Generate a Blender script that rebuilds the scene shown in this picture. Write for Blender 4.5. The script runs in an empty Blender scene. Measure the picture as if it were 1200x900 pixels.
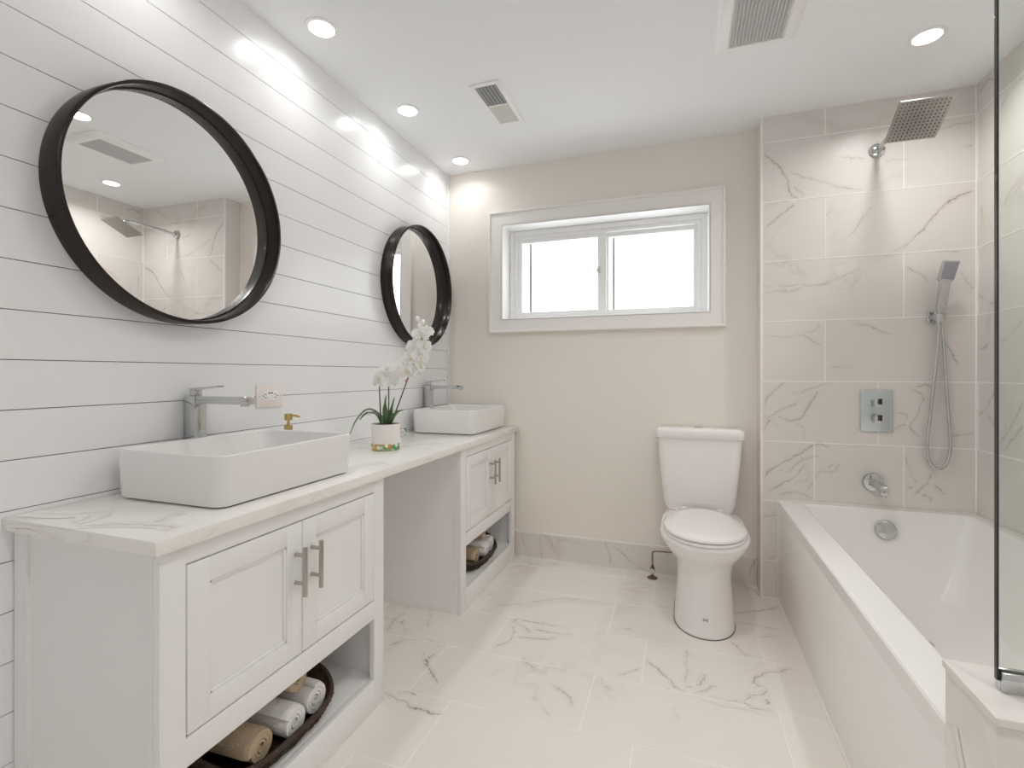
import bpy, bmesh, math, random
from mathutils import Vector, Matrix

# ------------------------------------------------------------------ camera, world, exposure
C = bpy.context.scene.collection
scn = bpy.context.scene
cam_d = bpy.data.cameras.new('camera'); cam = bpy.data.objects.new('camera', cam_d); C.objects.link(cam)
cam.location = (1.4372, -2.8683, 1.1171)
cam.rotation_euler = (math.radians(90), 0, math.radians(19.186))
cam_d.sensor_width = 36; cam_d.lens = 575.47 / 1200 * 36
cam_d.shift_y = -12.1 / 1200; cam_d.clip_start = .02
scn.camera = cam
w = bpy.data.worlds.new('world'); scn.world = w; w.use_nodes = True
w.node_tree.nodes['Background'].inputs[0].default_value = (.96, .98, 1, 1)
w.node_tree.nodes['Background'].inputs[1].default_value = 2.7
LAMP, LAMP_VANITY = 2.7, 0.54          # watts of each ceiling light
scn.view_settings.view_transform = 'Standard'; scn.view_settings.look = 'None'
scn.view_settings.exposure = 0.44; scn.view_settings.gamma = 1.0; scn.view_settings.use_curve_mapping = False
scn.cycles.max_bounces = 16; scn.cycles.diffuse_bounces = 10; scn.cycles.glossy_bounces = 6; scn.cycles.transmission_bounces = 10
scn.cycles.caustics_reflective = False; scn.cycles.caustics_refractive = False; scn.cycles.sample_clamp_indirect = 6
R = random.Random(7)
H, W, XG, TY, YR = 2.4, 2.671, 1.807, -.131, -3.7    # ceiling, room width, end of the painted wall, tile face, rear wall
PITCH = .1141

# ------------------------------------------------------------------ materials
def mat(name, col, rough=.5, metal=0, spec=.5, coat=0, trans=0, ior=1.45, bump=0, bscale=60, emit=0, sss=0):
    m = bpy.data.materials.new(name); m.use_nodes = True
    b = m.node_tree.nodes['Principled BSDF']; i = b.inputs
    i['Base Color'].default_value = (*col, 1); i['Roughness'].default_value = rough; i['Metallic'].default_value = metal
    i['Specular IOR Level'].default_value = spec; i['Coat Weight'].default_value = coat; i['Coat Roughness'].default_value = .08
    i['Transmission Weight'].default_value = trans; i['IOR'].default_value = ior
    if emit:
        i['Emission Color'].default_value = (1, .99, .972, 1); i['Emission Strength'].default_value = emit
    if bump:
        N, L = m.node_tree.nodes, m.node_tree.links
        tc = N.new('ShaderNodeTexCoord'); n = N.new('ShaderNodeTexNoise'); n.inputs['Scale'].default_value = bscale; n.inputs['Detail'].default_value = 4
        bp = N.new('ShaderNodeBump'); bp.inputs['Strength'].default_value = bump; bp.inputs['Distance'].default_value = .01
        L.new(tc.outputs['Object'], n.inputs['Vector']); L.new(n.outputs['Fac'], bp.inputs['Height']); L.new(bp.outputs['Normal'], i['Normal'])
    return m

def marble(name, base, cloud, vein, rough=.25, fine=.35):
    """veined stone: drawn veins come from the mesh (UV 'vein': across, strength), faint cloudiness from noise"""
    m = bpy.data.materials.new(name); m.use_nodes = True
    N, L = m.node_tree.nodes, m.node_tree.links
    b = N['Principled BSDF']; b.inputs['Roughness'].default_value = rough; b.inputs['Specular IOR Level'].default_value = .45
    def math_(op, a, c=None, cl=False):
        n = N.new('ShaderNodeMath'); n.operation = op; n.use_clamp = cl
        for k, v in ((0, a), (1, c)):
            if v is None: continue
            if isinstance(v, (int, float)): n.inputs[k].default_value = v
            else: L.new(v, n.inputs[k])
        return n.outputs[0]
    tc = N.new('ShaderNodeTexCoord').outputs['Object']
    uv = N.new('ShaderNodeUVMap'); uv.uv_map = 'vein'
    sp = N.new('ShaderNodeSeparateXYZ'); L.new(uv.outputs[0], sp.inputs[0])
    v = math_('MULTIPLY_ADD', sp.outputs[0], 2.0); N[-1].inputs[2].default_value = -1.0
    n1 = N.new('ShaderNodeTexNoise'); n1.inputs['Scale'].default_value = 17; n1.inputs['Detail'].default_value = 5; n1.inputs['Roughness'].default_value = .65; L.new(tc, n1.inputs['Vector'])
    n2 = N.new('ShaderNodeTexNoise'); n2.inputs['Scale'].default_value = 9; n2.inputs['Detail'].default_value = 3; L.new(tc, n2.inputs['Vector'])
    n5 = N.new('ShaderNodeTexNoise'); n5.inputs['Scale'].default_value = 70; n5.inputs['Detail'].default_value = 3; L.new(tc, n5.inputs['Vector'])
    wob = math_('ADD', math_('MULTIPLY', math_('SUBTRACT', n1.outputs['Fac'], .5), 1.5), math_('MULTIPLY', math_('SUBTRACT', n5.outputs['Fac'], .5), .55))
    d = math_('ABSOLUTE', math_('ADD', v, wob))
    core = math_('SUBTRACT', 1.0, math_('DIVIDE', d, .13), True)
    halo = math_('MULTIPLY', math_('SUBTRACT', 1.0, math_('DIVIDE', d, .75), True), math_('MULTIPLY', n5.outputs['Fac'], .52))
    env = math_('SUBTRACT', 1.0, math_('POWER', math_('ABSOLUTE', v), 4.0), True)
    var = math_('MULTIPLY_ADD', n2.outputs['Fac'], 2.6); N[-1].inputs[2].default_value = -.55
    f = math_('MULTIPLY', math_('MULTIPLY', math_('ADD', core, halo), env), math_('MULTIPLY', sp.outputs[1], var), True)
    # faint veins everywhere
    n3 = N.new('ShaderNodeTexNoise'); n3.inputs['Scale'].default_value = 1.7; n3.inputs['Detail'].default_value = 7; n3.inputs['Distortion'].default_value = .7; L.new(tc, n3.inputs['Vector'])
    ridge = math_('SUBTRACT', 1.0, math_('DIVIDE', math_('ABSOLUTE', math_('SUBTRACT', n3.outputs['Fac'], .5)), .022), True)
    n4 = N.new('ShaderNodeTexNoise'); n4.inputs['Scale'].default_value = 2.3; n4.inputs['Detail'].default_value = 2; L.new(tc, n4.inputs['Vector'])
    msk = math_('MULTIPLY', math_('SUBTRACT', n4.outputs['Fac'], .5, True), 3.5, True)
    faint = math_('MULTIPLY', math_('MULTIPLY', ridge, msk), fine)
    mx1 = N.new('ShaderNodeMix'); mx1.data_type = 'RGBA'; mx1.inputs[6].default_value = (*base, 1); mx1.inputs[7].default_value = (*cloud, 1)
    L.new(math_('MULTIPLY', math_('SUBTRACT', n4.outputs['Fac'], .35, True), 2.2, True), mx1.inputs[0])
    mx2 = N.new('ShaderNodeMix'); mx2.data_type = 'RGBA'; mx2.inputs[7].default_value = (*vein, 1)
    L.new(mx1.outputs[2], mx2.inputs[6]); L.new(math_('ADD', f, faint, True), mx2.inputs[0]); L.new(mx2.outputs[2], b.inputs['Base Color'])
    return m

def thin_glass(name, tint):
    m = bpy.data.materials.new(name); m.use_nodes = True; N, L = m.node_tree.nodes, m.node_tree.links
    N.remove(N['Principled BSDF']); t = N.new('ShaderNodeBsdfTransparent'); t.inputs[0].default_value = (*tint, 1)
    g = N.new('ShaderNodeBsdfGlossy'); g.inputs['Roughness'].default_value = .0; f = N.new('ShaderNodeFresnel')
    ge = N.new('ShaderNodeNewGeometry'); io = N.new('ShaderNodeMath'); io.operation = 'MULTIPLY_ADD'; io.inputs[1].default_value = 1 / 1.45 - 1.45; io.inputs[2].default_value = 1.45
    L.new(ge.outputs['Backfacing'], io.inputs[0]); L.new(io.outputs[0], f.inputs[0])     # same reflectance on both faces of the pane
    x = N.new('ShaderNodeMixShader'); L.new(f.outputs[0], x.inputs[0]); L.new(t.outputs[0], x.inputs[1]); L.new(g.outputs[0], x.inputs[2])
    L.new(x.outputs[0], N['Material Output'].inputs[0]); return m

def mosaic(name):
    m = bpy.data.materials.new(name); m.use_nodes = True; N, L = m.node_tree.nodes, m.node_tree.links
    b = N['Principled BSDF']; b.inputs['Roughness'].default_value = .15
    tc = N.new('ShaderNodeTexCoord'); v = N.new('ShaderNodeTexVoronoi'); v.inputs['Scale'].default_value = 75
    s = N.new('ShaderNodeSeparateColor'); r = N.new('ShaderNodeValToRGB'); r.color_ramp.interpolation = 'CONSTANT'
    cols = [(.16, .33, .14), (.75, .78, .66), (.62, .28, .04), (.3, .45, .28), (.82, .8, .72), (.5, .36, .12)]
    for k, c in enumerate(cols):
        e = r.color_ramp.elements[k] if k < 2 else r.color_ramp.elements.new(k / 6)
        e.position = k / 6; e.color = (*c, 1)
    L.new(tc.outputs['Object'], v.inputs['Vector']); L.new(v.outputs['Color'], s.inputs[0]); L.new(s.outputs[0], r.inputs[0]); L.new(r.outputs[0], b.inputs['Base Color'])
    return m

M = dict(
    paint=mat('white_satin_paint', (.88, .89, .905), .22, spec=.4),
    cab=mat('cabinet_white', (.852, .852, .850), .35),
    greige=mat('greige_wall_paint', (.855, .81, .755), .6, spec=.25, bump=.05, bscale=180),
    ceil=mat('ceiling_paint', (.90, .915, .935), .85, spec=.1),
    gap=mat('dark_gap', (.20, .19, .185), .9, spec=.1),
    grout=mat('white_grout', (.94, .93, .915), .8, spec=.2),
    porc_sink=mat('sink_ceramic', (.80, .795, .785), .12, coat=.3),
    porc=mat('glazed_porcelain', (.89, .87, .86), .10, coat=.3),
    acryl=mat('tub_acrylic', (.90, .885, .87), .18),
    chrome=mat('chrome', (.60, .61, .615), .06, 1),
    nickel=mat('brushed_nickel', (.50, .46, .41), .32, 1),
    gold=mat('brushed_gold', (.62, .45, .18), .25, 1),
    mirror=mat('mirror_glass', (.93, .935, .93), .0, 1),
    bronze=mat('dark_bronze_frame', (.018, .011, .008), .26, .3, spec=.5, coat=.2),
    vinyl=mat('white_vinyl', (.90, .90, .90), .35),
    casing=mat('white_casing', (.88, .86, .84), .4),
    glass=mat('clear_glass', (.97, 1, .985), .0, trans=1, ior=1.45),
    pane=thin_glass('window_glass', (.99, 1, .995)), screen=thin_glass('screen_glass', (.965, .985, .97)),
    gedge=mat('glass_edge', (.025, .035, .034), .06, spec=.6),
    dark=mat('dark_recess', (.05, .05, .05), .8),
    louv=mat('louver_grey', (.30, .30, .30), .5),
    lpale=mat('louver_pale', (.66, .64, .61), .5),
    grille=mat('fan_grille_grey', (.52, .53, .53), .6),
    plate=mat('outlet_plate', (.86, .80, .76), .35),
    lens=mat('lit_lamp_lens', (1, 1, 1), .4, emit=9),
    wicker=mat('dark_wicker', (.055, .032, .02), .55, bump=.5, bscale=140),
    towel=mat('white_terry', (.86, .855, .85), .95, spec=.1, bump=.35, bscale=260),
    tan=mat('tan_shade_terry', (.55, .43, .30), .95, spec=.1, bump=.4, bscale=200),  # tan stands in for towel bodies lying in warm shade
    leaf=mat('leaf_green', (.075, .16, .055), .35),
    stem=mat('stem_green_brown', (.10, .10, .035), .5),
    bronze_metal=mat('aged_bronze_metal', (.26, .20, .16), .3, 1), panel=mat('pale_blue_steel', (.60, .655, .67), .22, .8),
    petal=mat('white_petal', (.95, .945, .93), .6),
    lip=mat('yellow_lip', (.84, .77, .50), .5),
    bud=mat('pink_bud', (.55, .28, .18), .5),
    pot=mat('pot_ceramic', (.83, .80, .77), .4),
    soil=mat('dark_moss', (.03, .025, .018), .95, bump=.8, bscale=90),
    mosaic=mosaic('pebble_mosaic'),
    rubber=mat('grey_nozzle', (.16, .15, .14), .6),
    showerplate=mat('satin_steel', (.46, .44, .42), .28, 1),
    spray=mat('grey_spray_face', (.36, .35, .40), .4),
    mark=mat('blue_grey_mark', (.45, .45, .52), .5),
    caulk=mat('caulk', (.86, .84, .80), .6),
    tile=marble('marble_wall_tile', (.775, .74, .71), (.745, .705, .67), (.36, .315, .26), .34),
    floor=marble('marble_floor_tile', (.855, .815, .765), (.825, .78, .73), (.34, .285, .23), .32, .25),
    top=marble('marble_worktop', (.88, .865, .84), (.85, .825, .79), (.42, .36, .29), .2, .3),
    sill=marble('marble_sill', (.86, .83, .80), (.83, .80, .77), (.45, .40, .35), .25, .2),
    apron=mat('apron_panel', (.93, .895, .875), .3),
)

# ------------------------------------------------------------------ mesh helpers
def bm_(): return bmesh.new()
def box(bm, a, b, bev=0, seg=2, mi=0):
    a, b = Vector(a), Vector(b)
    r = bmesh.ops.create_cube(bm, size=1)
    for v in r['verts']: v.co = Vector([(a[k] + b[k]) / 2 + v.co[k] * abs(b[k] - a[k]) for k in range(3)])
    fs = {f for v in r['verts'] for f in v.link_faces}
    for f in fs: f.material_index = mi
    if bev:
        es = list({e for v in r['verts'] for e in v.link_edges})
        q = bmesh.ops.bevel(bm, geom=es, offset=bev, segments=seg, profile=.5, affect='EDGES', clamp_overlap=True)
        for f in q['faces']: f.material_index = mi
def ring_loft(bm, rings, cap0=True, cap1=True, mi=0, closed=True):
    vs = [[bm.verts.new(p) for p in r] for r in rings]
    n = len(rings[0])
    for i in range(len(vs) - 1):
        for j in range(n if closed else n - 1):
            f = bm.faces.new((vs[i][j], vs[i][(j + 1) % n], vs[i + 1][(j + 1) % n], vs[i + 1][j])); f.material_index = mi
    if cap0: bm.faces.new(list(reversed(vs[0]))).material_index = mi
    if cap1: bm.faces.new(vs[-1]).material_index = mi
    return vs
def frame_of(d):
    d = d.normalized(); u = d.cross(Vector((0, 0, 1)))
    if u.length < 1e-4: u = Vector((1, 0, 0))
    u.normalize(); return u, u.cross(d).normalized()
def cyl(bm, p, q, r, r2=None, n=24, mi=0):
    p, q = Vector(p), Vector(q); r2 = r if r2 is None else r2
    u, v = frame_of(q - p)
    ring_loft(bm, [[c + (u * math.cos(t) + v * math.sin(t)) * s for t in [2 * math.pi * k / n for k in range(n)]] for c, s in ((p, r), (q, r2))], mi=mi)
def lathe(bm, c, axis, prof, n=40, mi=0):
    """profile [(radius, along)] about an axis through c"""
    c, axis = Vector(c), Vector(axis).normalized(); u, v = frame_of(axis)
    ring_loft(bm, [[c + axis * h + (u * math.cos(t) + v * math.sin(t)) * max(r, 1e-4) for t in [2 * math.pi * k / n for k in range(n)]] for r, h in prof], mi=mi)
def smooth_path(pts, k=8):
    P = [Vector(p) for p in pts]; P = [P[0] * 2 - P[1]] + P + [P[-1] * 2 - P[-2]]; out = []
    for i in range(1, len(P) - 2):
        for s in range(k):
            t = s / k; a, b, c, d = P[i - 1:i + 3]
            out.append(.5 * ((2 * b) + (c - a) * t + (2 * a - 5 * b + 4 * c - d) * t * t + (3 * b - a - 3 * c + d) * t ** 3))
    return out + [P[-2]]
def tube(bm, pts, r, n=12, k=8, mi=0):
    P = smooth_path(pts, k) if k > 1 else [Vector(p) for p in pts]
    rr = r if callable(r) else (lambda t: r)
    rings = []; u0 = None
    for i, p in enumerate(P):
        d = (P[min(i + 1, len(P) - 1)] - P[max(i - 1, 0)]).normalized()
        if u0 is None: u0, _ = frame_of(d)
        u0 = (u0 - d * u0.dot(d)).normalized(); v0 = d.cross(u0)
        s = rr(i / (len(P) - 1))
        rings.append([p + (u0 * math.cos(a) + v0 * math.sin(a)) * s for a in [2 * math.pi * j / n for j in range(n)]])
    ring_loft(bm, rings, mi=mi)
def rrect(cx, cy, hx, hy, r, z, k=6):
    pts = []
    for sx, sy, a0 in ((1, 1, 0), (-1, 1, 90), (-1, -1, 180), (1, -1, 270)):
        for j in range(k + 1):
            a = math.radians(a0 + 90 * j / k); pts.append(Vector((cx + sx * (hx - r) + r * math.cos(a), cy + sy * (hy - r) + r * math.sin(a), z)))
    return pts
def obj(name, bm, m, parent=None, label=None, smooth=35, kind=None, off=(0, 0, 0)):
    """link bm as ONE mesh object; bm in world coordinates, off = the thing's base"""
    if off != (0, 0, 0): bmesh.ops.translate(bm, verts=bm.verts, vec=-Vector(off))
    bmesh.ops.recalc_face_normals(bm, faces=bm.faces)
    me = bpy.data.meshes.new(name); bm.to_mesh(me); bm.free()
    for k in (m if isinstance(m, (list, tuple)) else [m]): me.materials.append(k)
    if smooth:
        for p in me.polygons: p.use_smooth = True
        me.set_sharp_from_angle(angle=math.radians(smooth))
    o = bpy.data.objects.new(name, me); C.objects.link(o)
    if parent: o.parent = parent
    if label: o['label'] = label
    if kind: o['kind'] = kind
    return o
def struct(name, bm, m, label, cat, parent=None, smooth=35):
    o = obj(name, bm, m, parent, label, smooth, 'structure'); o['category'] = cat; return o
def thing(name, label, cat, loc, group=None):
    o = bpy.data.objects.new(name, None); C.objects.link(o); o.location = loc; o.empty_display_size = .05
    o['label'] = label; o['category'] = cat
    if group: o['group'] = group
    return o
def dup(root, loc, label, rotz=None):
    r = root.copy(); C.objects.link(r); r.location = loc; r['label'] = label
    if rotz is not None: r.rotation_euler = (0, 0, rotz)
    for ch in list(root.children):
        c = ch.copy(); C.objects.link(c); c.parent = r
        for g in list(ch.children):
            d = g.copy(); C.objects.link(d); d.parent = c
    return r

# veins traced on the stone: (half width, strength, polyline) in the plane of each slab
VEINS = {
 'shower': [
  (0.014,1.0,[(1.817,2.221),(1.864,2.171),(1.904,2.121),(1.924,2.065),(1.938,2.004),(1.977,1.97)]),
  (0.014,1.0,[(2.367,1.682),(2.419,1.722),(2.465,1.767),(2.499,1.812),(2.544,1.869),(2.599,1.911),(2.659,1.931)]),
  (0.014,1.0,[(1.99,1.972),(1.938,1.937),(1.884,1.89),(1.817,1.841)]),
  (0.013,0.65,[(1.904,2.121),(1.964,2.095),(2.042,2.061),(2.106,2.035),(2.143,2.013),(2.242,1.986)]),
  (0.013,0.65,[(2.067,2.069),(2.106,2.05),(2.124,2.04)]),
  (0.013,0.65,[(1.924,2.065),(1.964,2.023),(1.99,1.998),(1.984,1.964)]),
  (0.013,0.65,[(1.823,1.957),(1.911,1.967),(1.984,1.964)]),
  (0.013,0.65,[(2.454,1.715),(2.482,1.765),(2.499,1.805)]),
  (0.013,0.65,[(1.817,1.563),(1.864,1.548),(1.911,1.55),(1.984,1.553),(2.067,1.548),(2.156,1.579),(2.23,1.617)]),
  (0.013,0.65,[(1.823,1.524),(1.884,1.529),(1.938,1.521),(1.99,1.538)]),
  (0.013,0.65,[(2.187,1.357),(2.26,1.343),(2.314,1.313),(2.373,1.295)]),
  (0.013,0.65,[(2.408,1.609),(2.454,1.58),(2.494,1.536)]),
  (0.013,0.65,[(1.823,1.309),(1.911,1.298),(1.984,1.305),(2.029,1.277),(2.074,1.254)]),
  (0.013,0.65,[(1.984,1.3),(2.048,1.328),(2.067,1.357)]),
  (0.013,0.65,[(2.511,1.67),(2.61,1.662)]),
  (0.013,0.65,[(2.544,1.279),(2.577,1.21),(2.61,1.155)]),
  (0.016,0.45,[(2.181,1.765),(2.217,1.812),(2.254,1.873),(2.272,1.907)]),
  (0.016,0.45,[(2.093,1.876),(2.112,1.903),(2.124,1.913)]),
  (0.016,0.45,[(2.533,2.221),(2.599,2.233),(2.665,2.24)]),
  (0.016,0.45,[(2.419,2.102),(2.361,2.108),(2.326,2.11)]),
  (0.016,0.45,[(2.093,2.168),(2.193,2.146),(2.254,2.13)]),
  (0.016,0.45,[(2.621,2.132),(2.659,2.133)]),
  (0.016,0.45,[(2.61,1.577),(2.643,1.52),(2.665,1.492)]),
  (0.016,0.45,[(2.093,1.144),(2.217,1.146)]),
  (0.013,0.9,[(1.8,0.822),(1.845,0.888),(1.883,0.903),(1.927,0.884),(1.989,0.913),(2.031,0.984),(2.061,1.04),(2.115,1.074)]),
  (0.013,0.9,[(1.807,0.594),(1.845,0.633),(1.889,0.671),(1.952,0.709),(2.001,0.74),(2.061,0.778),(2.109,0.763)]),
  (0.013,0.9,[(1.839,0.526),(1.902,0.573),(1.952,0.604),(1.995,0.663),(1.989,0.718)]),
  (0.013,0.65,[(1.807,0.958),(1.839,1.002),(1.889,1.052),(1.914,1.073)]),
  (0.013,0.65,[(1.927,0.891),(1.989,0.858),(1.995,0.795)]),
  (0.013,0.65,[(1.939,1.024),(1.976,1.025),(2.049,1.053),(2.085,1.074)]),
  (0.013,0.65,[(1.839,0.895),(1.877,0.924),(1.927,0.954),(1.976,0.983)]),
  (0.013,0.65,[(2.001,0.538),(2.031,0.596),(2.085,0.655),(2.144,0.686)]),
  (0.013,0.65,[(2.031,0.596),(2.061,0.64),(2.121,0.644),(2.15,0.693)]),
  (0.013,0.65,[(2.132,0.774),(2.191,0.773),(2.248,0.78)]),
  (0.013,0.65,[(1.889,0.515),(1.952,0.535),(2.031,0.513)]),
  (0.013,0.65,[(1.864,0.627),(1.927,0.645),(1.995,0.663)]),
  (0.013,0.65,[(1.939,0.576),(2.001,0.594),(2.031,0.638)]),
  (0.013,0.65,[(1.914,0.616),(1.964,0.675),(2.013,0.706),(2.061,0.722)]),
  (0.013,0.65,[(2.208,0.825),(2.225,0.866),(2.231,0.886)]),
  (0.013,0.65,[(2.36,0.858),(2.404,0.879),(2.415,0.906),(2.404,0.928),(2.366,0.937)]),
  (0.013,0.65,[(2.426,1.043),(2.469,1.018),(2.458,0.94),(2.426,0.873),(2.458,0.822)]),
  (0.013,0.65,[(2.447,1.057),(2.49,1.064),(2.511,1.031)]),
  (0.013,0.65,[(2.404,0.741),(2.426,0.664),(2.447,0.613)]),
  (0.013,0.65,[(2.436,0.56),(2.49,0.616),(2.511,0.669)]),
  (0.013,0.65,[(2.409,0.597),(2.469,0.575),(2.511,0.54)]),
  (0.013,0.65,[(2.469,0.641),(2.521,0.605),(2.563,0.57)]),
  (0.013,0.65,[(1.807,0.402),(1.883,0.416)]),
  (0.013,0.65,[(1.813,0.167),(1.852,0.2),(1.883,0.218)]),
  (0.013,0.65,[(2.574,0.84),(2.625,0.845),(2.661,0.85)]),
 ],
 'right': [
  (0.014,0.9,[(-0.146,2.354),(-0.193,2.368),(-0.218,2.373),(-0.271,2.348)]),
  (0.014,0.7,[(-0.163,1.856),(-0.17,1.798),(-0.157,1.746)]),
  (0.014,0.7,[(-0.137,1.468),(-0.195,1.433),(-0.263,1.41)]),
  (0.014,0.7,[(-0.137,0.935),(-0.195,0.958),(-0.251,1.031),(-0.286,1.092)]),
  (0.014,0.7,[(-0.195,0.958),(-0.263,0.895)]),
  (0.014,0.7,[(-0.321,1.805),(-0.375,1.848),(-0.448,1.878)]),
  (0.014,0.7,[(-0.298,0.829),(-0.37,0.906),(-0.448,1.012)]),
  (0.014,0.7,[(-0.332,0.806),(-0.397,0.875),(-0.448,0.914)]),
  (0.014,0.7,[(-0.298,2.199),(-0.375,2.245),(-0.448,2.254)]),
  (0.014,0.7,[(-0.298,1.25),(-0.37,1.263),(-0.448,1.339)]),
  (0.014,0.7,[(-0.15,1.222),(-0.226,1.247)]),
 ],
 'floor': [
  (0.016,1,[(0.45,-1.384),(0.481,-1.396),(0.515,-1.411),(0.544,-1.407),(0.579,-1.427),(0.615,-1.424),(0.655,-1.429),(0.693,-1.417)]),
  (0.016,1,[(0.455,-1.135),(0.494,-1.165),(0.518,-1.205),(0.565,-1.248),(0.607,-1.289)]),
  (0.018,0.65,[(0.497,-1.396),(0.516,-1.361),(0.551,-1.366),(0.563,-1.367)]),
  (0.018,0.65,[(0.494,-1.165),(0.504,-1.118)]),
  (0.018,0.65,[(0.299,-1.129),(0.325,-1.08),(0.374,-1.051),(0.427,-1.045),(0.493,-1.046)]),
  (0.018,0.65,[(0.197,-0.901),(0.258,-0.956),(0.311,-1.018)]),
  (0.018,0.65,[(0.706,-1.003),(0.734,-0.962),(0.755,-0.897),(0.726,-0.812),(0.717,-0.759),(0.799,-0.749),(0.901,-0.751),(0.963,-0.747)]),
  (0.018,0.65,[(0.758,-0.905),(0.83,-0.883),(0.896,-0.87),(0.945,-0.823),(0.99,-0.79)]),
  (0.018,0.65,[(0.574,-0.667),(0.687,-0.611),(0.777,-0.542),(0.863,-0.482),(0.99,-0.468),(1.115,-0.424)]),
  (0.018,0.65,[(0.751,-0.803),(0.827,-0.812),(0.88,-0.811),(0.959,-0.81)]),
  (0.018,0.65,[(0.723,-0.776),(0.781,-0.811),(0.82,-0.849)]),
  (0.018,0.65,[(0.499,-0.558),(0.541,-0.555)]),
  (0.02,0.45,[(0.819,-1.009),(0.854,-1.04),(0.913,-1.101)]),
  (0.02,0.45,[(0.942,-1.224),(0.985,-1.275),(1.031,-1.319)]),
  (0.02,0.45,[(0.987,-1.15),(1.047,-1.188),(1.092,-1.248)]),
  (0.02,0.45,[(1.15,-1.05),(1.163,-1.089),(1.203,-1.122)]),
  (0.02,0.45,[(1.037,-0.856),(1.068,-0.845)]),
  (0.02,0.45,[(0.294,-0.786),(0.336,-0.853),(0.372,-0.953)]),
  (0.02,0.45,[(0.187,-0.823),(0.2,-0.753)]),
  (0.02,0.45,[(0.229,-1.038),(0.206,-0.956),(0.208,-0.857)]),
  (0.016,0.8,[(1.298,-0.885),(1.337,-0.927),(1.375,-0.966),(1.407,-1.016),(1.444,-1.044)]),
  (0.016,0.8,[(1.633,-1.028),(1.659,-0.986),(1.681,-0.909),(1.693,-0.868),(1.733,-0.822),(1.791,-0.789),(1.836,-0.76)]),
  (0.016,0.8,[(1.633,-1.028),(1.646,-1.045),(1.681,-1.053),(1.724,-1.047)]),
  (0.016,0.8,[(1.656,-0.373),(1.72,-0.331),(1.81,-0.283),(1.881,-0.212)]),
  (0.018,0.6,[(1.377,-1.044),(1.431,-1.022),(1.478,-0.991),(1.506,-0.945),(1.511,-0.906)]),
  (0.018,0.6,[(1.477,-1.038),(1.552,-0.966)]),
  (0.018,0.6,[(1.707,-1.039),(1.711,-1.011),(1.703,-0.982)]),
  (0.018,0.6,[(1.659,-0.986),(1.7,-0.96),(1.722,-0.942)]),
  (0.018,0.6,[(1.681,-0.909),(1.698,-0.933),(1.717,-0.932)]),
  (0.018,0.6,[(1.626,-0.627),(1.644,-0.676),(1.669,-0.72),(1.711,-0.727)]),
  (0.018,0.6,[(1.522,-1.034),(1.572,-1.049),(1.632,-1.034)]),
  (0.018,0.6,[(1.741,-0.554),(1.829,-0.524)]),
  (0.018,0.6,[(1.743,-0.038),(1.786,-0.073),(1.803,-0.151)]),
  (0.018,0.6,[(1.209,-1.03),(1.248,-0.991),(1.288,-0.951)]),
  (0.02,0.4,[(1.409,-1.127),(1.419,-1.204)]),
  (0.02,0.4,[(1.113,-0.219),(1.148,-0.212)]),
  (0.02,0.4,[(1.04,-0.45),(1.119,-0.429)]),
  (0.02,0.4,[(1.15,-0.7),(1.232,-0.663)]),
  (0.02,0.4,[(1.091,-0.764),(1.136,-0.722)]),
  (0.02,0.4,[(1.32,-0.418),(1.393,-0.408)]),
  (0.02,0.4,[(1.445,-0.746),(1.452,-0.873),(1.448,-1.002)]),
  (0.02,0.4,[(1.658,-0.451),(1.715,-0.449),(1.839,-0.46)]),
 ],
 'top': [
  (0.012,0.75,[(0.229,-2.191),(0.286,-2.161),(0.345,-2.134),(0.35,-2.106),(0.339,-2.076),(0.342,-2.042)]),
  (0.012,0.75,[(0.346,-2.14),(0.398,-2.131),(0.439,-2.132)]),
  (0.016,0.45,[(-0.051,-2.168),(-0.026,-2.152),(-0.034,-2.115)]),
  (0.016,0.45,[(0.01,-2.165),(0.105,-2.147),(0.148,-2.121),(0.179,-2.095)]),
  (0.016,0.45,[(0.191,-2.175),(0.192,-2.161),(0.173,-2.127)]),
  (0.016,0.45,[(0.17,-2.142),(0.195,-2.105)]),
  (0.016,0.45,[(0.406,-1.565),(0.367,-1.425),(0.404,-1.324)]),
  (0.016,0.45,[(0.257,-0.973),(0.288,-0.878),(0.386,-0.814)]),
 ],
 'near': [
  (0.006,0.9,[(0.02,0.775),(0.084,0.78),(0.121,0.779),(0.15,0.772),(0.207,0.771)]),
  (0.006,0.7,[(0.287,0.789),(0.297,0.785),(0.292,0.776),(0.276,0.771)]),
  (0.006,0.7,[(0.056,0.793),(0.116,0.791),(0.174,0.794),(0.241,0.797)]),
 ],
 'front': [
  (0.007,0.6,[(-2.081,0.785),(-2.089,0.776),(-2.105,0.769),(-2.116,0.763)]),
  (0.007,0.6,[(-1.757,0.787),(-1.777,0.779),(-1.794,0.766)]),
  (0.007,0.6,[(-0.255,0.788),(-0.198,0.777)]),
  (0.007,0.6,[(-1.157,0.782),(-1.101,0.779)]),
 ],
}


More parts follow.
